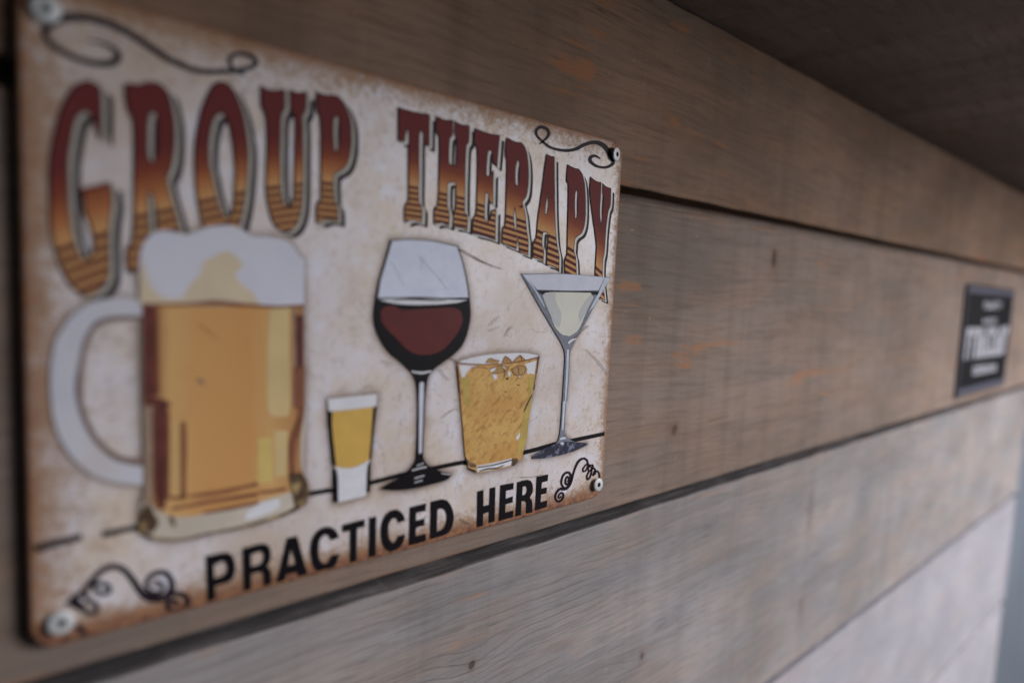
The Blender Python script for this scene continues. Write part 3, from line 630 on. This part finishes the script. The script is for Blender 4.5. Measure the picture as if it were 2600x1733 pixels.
flat('foam_shade', [shape('D 1185,1250 1195,1000 1235,860 1262,1050 1330,1150 1430,1200 1560,1190 1620,1080 1700,1000 1740,880 1850,830 E 170,815 260,800 340,850 392,920 320,990 350,1050 405,1100 470,1150 535,1255')], 13, INK['tan'], mug)
ribbon('beer_line', 'D 1205,1255 1400,1255 1600,1250 1850,1240 2100,1258 2353,1272 E 850,1265 905,1262', [8, 7, 8, 14, 9, 7, 7, 8], 15, INK['brown'], mug)

# ------------------------------------------------------------------ shot glass
shot = flat('printed_shot_glass', [shape('H 1112,715 1320,692 1530,670 1527,772 1320,795 1120,815')], 10, INK['white'], sign)
shot['label'] = 'printed shot glass of golden spirit'
flat('spirit', [shape('H 1128,825 1320,802 1522,780 1500,950 1470,1225 1390,1270 1300,1300 1178,1285 1160,1080')], 10, INK['shot'], shot)
flat('glass_foot', [shape('H 1172,1290 1300,1302 1390,1275 1465,1230 1452,1495 1430,1540 1210,1590 1190,1590')], 10, INK['white'], shot)
for t in ('H 1112,812 1150,822 1150,950 1182,1275 1158,1280 1130,1000', 'H 1532,768 1500,790 1485,1000 1466,1225 1485,1222 1505,1000', 'H 1163,1292 1192,1330 1202,1590 1165,1590 1160,1400', 'H 1452,1280 1478,1238 1472,1500 1440,1507'):
    flat('glass_side', [shape(t)], 12, INK['black'], shot)

# ------------------------------------------------------------------ wine glass
wine = flat('printed_wine_glass', [shape(WINE)], 10, INK['black'], sign); wine['label'] = 'printed glass of red wine'
flat('bowl', [shape('E 1660,712 1800,702 2000,716 2212,760 2258,900 2298,1090 2310,1192 2100,1196 1900,1188 1540,1196 1563,1050 1612,880')], 12, INK['pale'], wine)
flat('wine_surface', [shape('E 1548,1214 1700,1202 2000,1206 2305,1214 2200,1240 1900,1256 1700,1246')], 12, INK['white'], wine)
ribbon('wine_line', 'E 1660,1215 1850,1208 2000,1218 2120,1216', [2, 4, 3, 2], 13, INK['dark'], wine)
flat('wine', [shape('E 1560,1310 1600,1272 1680,1268 1740,1297 1900,1292 2100,1280 2190,1280 2248,1310 2266,1400 H 2262,50 2230,130 2150,240 2080,300 1980,335 1870,330 1790,290 1700,200 1620,120 1570,50')], 12, INK['winered'], wine)
flat('stem_gleam', [shape('H 1893,590 1910,563 1932,575 1926,800 1912,1170 1888,1178 1890,900')], 12, INK['haze'], wine)
ribbon('stem_gleam', 'H 1825,478 1910,490 1995,474', [3, 6, 3], 12, INK['white'], wine)
for t, wd in (('H 1830,1320 1900,1300 1955,1291', 3), ('H 1870,1280 1930,1258', 2), ('H 1850,1388 1935,1364', 2.6), ('H 1850,1424 1920,1404', 2), ('H 2080,1345 2120,1352 2160,1354', 2)):
    ribbon('foot_gleam', t, wd, 12, INK['white'], wine)

# ------------------------------------------------------------------ whisky tumbler
wh = flat('printed_tumbler', [shape('I 606,100 800,88 1000,80 1290,35 1252,300 1203,550 1172,800 1152,890 1060,946 900,984 770,1002 700,970 690,930 674,870 650,600 624,300')], 10, INK['whisky'], sign)
wh['label'] = 'printed tumbler of amber spirit on ice'
flat('rim', [shape('F 600,1074 700,1040 850,1010 1050,996 1200,996 1300,1016 1285,1036 1100,1072 900,1088 700,1086')], 11, INK['white'], wh)
flat('glass_gap', [shape('I 620,92 770,98 700,130 668,190 640,192')], 11, INK['white'], wh)
flat('glass_gap', [shape('I 1180,78 1278,48 1262,165 1225,160 1200,120')], 11, INK['white'], wh)
for t in ('F 838,1078 880,1038 920,1050 965,1055 950,1088', 'F 978,1078 1012,1018 1058,1048 1068,1076', 'F 1068,1070 1140,1010 1188,1058 1180,1066'):
    flat('ice', [shape(t, corner=20)], 12, INK['ice'], wh)
for t in ('I 880,120 960,90 1040,110 980,150 900,160', 'I 1060,120 1130,90 1190,110 1160,170 1090,170', 'I 905,165 935,160 940,200 915,205', 'I 1030,140 1060,150 1050,185 1025,170'):
    flat('ice', [shape(t, corner=20)], 12, INK['ice'], wh)
for t in ('F 845,1078 880,1040 920,1052 960,1057', 'F 985,1076 1013,1020 1035,1060', 'F 1013,1020 1056,1050 1064,1074', 'F 1075,1068 1140,1012 1150,1060', 'F 1140,1012 1184,1056', 'I 880,122 960,92 1040,112 985,150 905,162', 'I 1065,125 1130,92 1188,112 1160,168 1095,170 1065,125',
          'I 985,105 1010,150 1000,190', 'I 1120,100 1130,165', 'I 720,110 800,105 860,118'):
    ribbon('ice_line', t, 2.2, 13, INK['brown'], wh)
for t in ('I 900,165 935,158 945,200 918,212', 'I 1035,140 1062,152 1052,188 1030,172', 'I 880,128 930,106 925,130 892,148', 'I 1195,130 1220,140 1215,165 1195,160', 'I 990,95 1020,92 1010,110 990,112', 'I 1120,180 1140,172 1138,200'):
    flat('ice_glint', [shape(t, corner=15)], 13, INK['white'], wh)
flat('whisky_gleam', [shape('I 640,200 690,185 712,200 715,460 690,440 665,420')], 11, INK['olive'], wh)
flat('whisky_gleam', [shape('I 1205,200 1262,180 1245,330 1215,560 1180,780 1108,872 1120,780 1145,640 1180,470 1215,380')], 11, INK['olive'], wh)
flat('whisky_gleam', [shape('I 1140,650 1130,710 1108,728 1104,705')], 12, INK['white'], wh)
flat('glass_foot', [shape('I 770,945 900,922 1075,880 1062,938 900,978 775,998')], 11, INK['white'], wh)
ribbon('glass_line', 'I 775,958 900,940 1000,915 1068,895', 3, 12, INK['black'], wh)
ribbon('glass_line', 'I 790,990 860,972 940,965 1000,940', [2, 4, 3, 2], 12, INK['black'], wh)
flat('glass_corner', [shape('I 1072,880 1112,878 1130,900 1090,945 1062,942')], 12, INK['umber'], wh)
flat('glass_corner', [shape('I 676,870 700,900 760,930 765,960 720,960 690,930')], 12, INK['umber'], wh)
flat('glass_corner', [shape('I 690,958 760,985 768,1002 700,972')], 13, INK['black'], wh)
ribbon('glass_line', 'F 600,1074 700,1086 900,1090 1100,1072 1292,1030', [3.5, 3, 2.5, 3, 3.5], 13, INK['brown'], wh)
ribbon('glass_line', 'F 1298,1018 I 1280,140 1255,300', [4, 3, 3], 13, INK['umber'], wh)
ribbon('glass_line', 'I 604,75 612,150 626,320', [3, 3, 2], 13, INK['brown'], wh)
ribbon('glass_line', 'I 1240,340 1200,420 1175,480', [2, 4, 2], 13, INK['umber'], wh)

# ------------------------------------------------------------------ martini glass
mt = flat('printed_martini_glass', [shape(MARTINI)], 10, INK['steel'], sign); mt['label'] = 'printed martini glass of clear spirit'
flat('rim', [shape('F 1180,326 1500,322 1860,348 1808,458 1560,462 1285,452 1240,400')], 11, INK['haze'], mt)
flat('glass_side', [shape('F 1160,326 1185,328 1300,500 1345,590 1350,612 1255,450')], 12, INK['steell'], mt)
flat('glass_side', [shape('F 1862,352 1908,355 1770,590 1720,650 1810,470')], 12, INK['steell'], mt)
flat('spirit_line', [shape('F 1280,460 1560,464 1815,468 1800,500 1560,484 1330,496')], 12, INK['black'], mt)
flat('spirit', [shape('F 1330,500 1360,480 1480,475 1740,480 1764,520 1705,640 1632,800 1560,850 1490,832 1430,760 1390,650')], 13, INK['liq'], mt)
flat('spirit_shade', [shape('F 1328,505 1360,484 1445,482 1440,540 1465,600 1492,680 1470,780 1432,744 1375,625')], 14, INK['liq2'], mt)
flat('spirit_shade', [shape('F 1745,490 1762,520 1700,645 1650,730 1640,660 1690,560')], 14, INK['liq2'], mt)
flat('stem_gleam', [shape('F 1538,965 1556,962 1550,1150 1535,1350 I 1525,420 1508,640 1495,640 1505,400 F 1520,1400 1530,1150')], 12, INK['steell'], mt)
ribbon('stem_gleam', 'F 1550,910 1580,885 1620,870', [6, 5, 2], 12, INK['white'], mt)
flat('foot', [shape('I 1440,758 1500,742 1560,738 1610,742 1714,752 1713,768 1600,820 1480,855 1350,880 1250,885 1246,864 1350,802')], 12, INK['navy'], mt)
flat('foot_gleam', [shape('I 1475,712 1500,700 1530,702 1530,716 1480,725')], 13, INK['steell'], mt)
flat('foot_gleam', [shape('I 1480,748 1505,742 1515,760 1490,768')], 13, INK['steell'], mt)

# ------------------------------------------------------------------ scratches and hairlines in the print
INK['scr'] = ink('scratch_brown', (.26, .18, .14), .3); INK['scrg'] = ink('scratch_grey', (.54, .55, .64), .1)
for t, wd, k in (('F 622,105 700,150 800,205 900,248 990,278', [2.5, 2, 3, 1.5, 1], 'scr'), ('F 540,1030 600,1070', 2, 'scr'), ('F 460,1130 500,1195 545,1222', [2, 1.5, 1], 'scr'), ('F 1600,870 1720,760', 1.5, 'scr'), ('F 1700,960 1800,1060 1890,1170', [1, 1.5, 1], 'scr'),
                 ('F 1020,850 1040,800 1075,765', 1.5, 'scr'), ('F 880,760 960,680', 1.2, 'scr'), ('I 470,540 560,470 610,465', 1.3, 'scr'), ('I 1150,1040 1250,1038 1330,1020', 1.2, 'scr'), ('K 2250,160 2290,190 2340,200', 2, 'scr'),
                 ('E 1880,830 1990,950 2130,1115', 1.0, 'scrg'), ('E 1640,880 1700,960 1760,1100', 1.0, 'scrg'), ('E 1930,840 1900,960', 1.0, 'scrg'), ('E 1850,1140 2050,1125 2230,1110', 1.0, 'scrg'), ('E 1990,800 2060,775', 1.0, 'scrg'),
                 ('H 1560,380 1600,395 1640,410', 1.3, 'scr'), ('D 1700,1420 1760,1460 1850,1540', 4, 'amber'), ('G 1690,540 1740,580', 8, 'taupe')):
    ribbon('scratch', t, wd, 17, INK[k], sign)
rb = INK['black']
for (a_, b_, r_) in (('C', (1147, 1092), 11), ('C', (1552, 648), 5), ('C', (1250, 450), 5), ('C', (705, 358), 4), ('C', (1160, 523), 4), ('F', (1030, 1210), 9), ('F', (1125, 1265), 7), ('I', (1015, 315), 6)):
    t = ' '.join('%f,%f' % (b_[0]+r_*math.cos(q)*(.8+.3*math.sin(3*q+b_[0])), b_[1]+r_*math.sin(q)) for q in np.linspace(0, 6.28, 9)[:-1])
    flat('fleck', [shape(a_+' '+t)], 17, rb, sign)

# ------------------------------------------------------------------ fixing screws (round heads with a star recess)
scm = N('screw_zinc', .34, .5); scm.b.inputs['Metallic'].default_value = .15
nn_ = scm.noise(scm.pos(), 700, 3); scm.color(scm.mix(nn_, (.46, .48, .50, 1), (.66, .68, .70, 1))); scm.put(scm.b.inputs['Roughness'], scm.math('ADD', .42, scm.math('MULTIPLY', nn_, .25)))
scd = N('screw_recess', .6, .3); scd.color((.07, .085, .085, 1)); scd.b.inputs['Metallic'].default_value = .5
def screw(x, z, label, tilt=(0, 0), lift=.0009):
    R0 = .0028
    root = empty('screw', (x, 0, z)); tag(root, label, 'screw', 'screws fixing the tin sign')
    bm = bmesh.new(); seg = 36
    star = lambda a, r: r*(1+.20*math.cos(6*a))
    rings = []
    prof = [('c', R0*.40, .00045), ('c', R0*.96, .0002), ('c', R0, -.00002), ('c', R0*.985, -.00022), ('c', R0*.90, -.00036), ('c', R0*.62, -.00046), ('s', .00098, -.00050), ('s', .0009, -.0001), ('s', .0004, .0003)]
    for kind, r, y in prof:
        row = []
        for k in range(seg):
            a = 2*math.pi*k/seg; rr = star(a, r) if kind == 's' else r
            row.append(bm.verts.new((rr*math.cos(a), y, rr*math.sin(a))))
        rings.append(row)
    for a, b in zip(rings[:6], rings[1:7]):
        for k in range(seg): bm.faces.new((a[k], a[(k+1) % seg], b[(k+1) % seg], b[k]))
    bm.faces.new(rings[0])
    bm2 = bmesh.new(); rr2 = [[bm2.verts.new(v.co) for v in row] for row in rings[6:]]
    for a, b in zip(rr2[:-1], rr2[1:]):
        for k in range(seg): bm2.faces.new((a[k], a[(k+1) % seg], b[(k+1) % seg], b[k]))
    bm2.faces.new(rr2[-1])
    for v in [v for row in rings[7:] for v in row]: bm.verts.remove(v)
    for b in (bm, bm2): bmesh.ops.recalc_face_normals(b, faces=b.faces)
    head = from_bm('head', bm, scm.m, root, True); from_bm('star_recess', bm2, scd.m, head)
    bm = bmesh.new(); bmesh.ops.create_cone(bm, cap_ends=True, segments=20, radius1=.0013, radius2=.0011, depth=.014, matrix=Matrix.Translation((0, .0085, 0)) @ Matrix.Rotation(math.pi/2, 4, 'X'))
    from_bm('shank', bm, scm.m, root, True)
    root.location.y = -lift; root.rotation_euler = (tilt[0], 0, tilt[1])
screw(.0050, -.0060, 'zinc star screw beside the large flourish above the letter G', (.05, .04), .0010)
screw(.0059, -.1437, 'zinc star screw beside the curls left of the word PRACTICED', (-.03, .05), .0010)
screw(.1943, -.0057, 'tilted zinc star screw beside the small flourish above the letter Y', (.03, .20), .0013)
screw(.1950, -.1436, 'zinc star screw beside the curls right of the word HERE', (-.06, -.02), .0014)

# ------------------------------------------------------------------ the small black plaque further along the wall
SX0, SX1, SZ0, SZ1 = .706, .892, -.1495, -.0405
SX0, SX1 = CAM[0]+(SX0-CAM[0])*Q, CAM[0]+(SX1-CAM[0])*Q; SZ0, SZ1 = CAM[2]+(SZ0-CAM[2])*Q, CAM[2]+(SZ1-CAM[2])*Q
pk = empty('wall_plaque', ((SX0+SX1)/2, WALL_Y, SZ0)); tag(pk, 'small black plaque with white lettering and pale frame on the planks', 'plaque')
def pbox(name, x0, x1, z0, z1, y0, y1, mat, bev=.0006):
    bm = bmesh.new(); bmesh.ops.create_cube(bm, size=1)
    for v in bm.verts: v.co = (x0 if v.co.x < 0 else x1, y0 if v.co.y < 0 else y1, z0 if v.co.z < 0 else z1)
    if bev: bmesh.ops.bevel(bm, geom=list(bm.edges), offset=bev, segments=2, affect='EDGES')
    o = from_bm(name, bm, mat, pk); o.matrix_parent_inverse = Matrix.Translation(pk.location).inverted(); return o
def plain(name, c, r=.5):
    m = N(name, r, .1); n = m.noise(m.pos(), 120, 4); m.color(m.mix(n, tuple(v*.85 for v in c)+(1,), tuple(v*1.12 for v in c)+(1,))); return m.m
PB, PW, PG = plain('plaque_black', (.010, .010, .012)), plain('plaque_white', (.42, .42, .47)), plain('plaque_grey', (.10, .10, .135))
pbox('panel', SX0, SX1, SZ0, SZ1, WALL_Y-.0018, WALL_Y-.0002, PB)
w_, h_ = SX1-SX0, SZ1-SZ0
fy = WALL_Y-.0021
def bar(name, u0, u1, v0, v1, mat): return pbox(name, SX0+u0*w_, SX0+u1*w_, SZ0+v0*h_, SZ0+v1*h_, fy, WALL_Y-.0019, mat, 0)
bar('frame_bar', .02, .98, .02, .075, PG); bar('frame_bar', .02, .98, .925, .98, PG)
bar('frame_bar', .012, .028, .08, .92, PG); bar('frame_bar', .972, .988, .08, .92, PG)
rng = random.Random(3)
def lettering(u0, u1, v0, v1, n):                # a row of lettering too blurred in the photograph to be read
    cw = (u1-u0)/n
    for k in range(n):
        a0 = u0+k*cw; a1 = a0+cw*.80; t = cw*.34; hb = (v1-v0)*.28
        bar('stroke', a0, a0+t, v0, v1, PW)
        kind = rng.randrange(4)
        if kind < 3: bar('stroke', a0+t+.0006, a1, v1-hb, v1, PW)
        if kind != 1: bar('stroke', a0+t+.0006, a1, v0, v0+hb, PW)
        if kind > 1: bar('stroke', a1-t, a1, v0+hb+.004, v1-hb-.004, PW)
        bar('stroke', a0+t+.0006, a1-t-.0006, (v0+v1)/2-hb*.4, (v0+v1)/2+hb*.4, PW)
lettering(.07, .955, .335, .62, 9); lettering(.34, .72, .79, .86, 7); lettering(.36, .66, .655, .70, 4); lettering(.27, .76, .18, .26, 9)
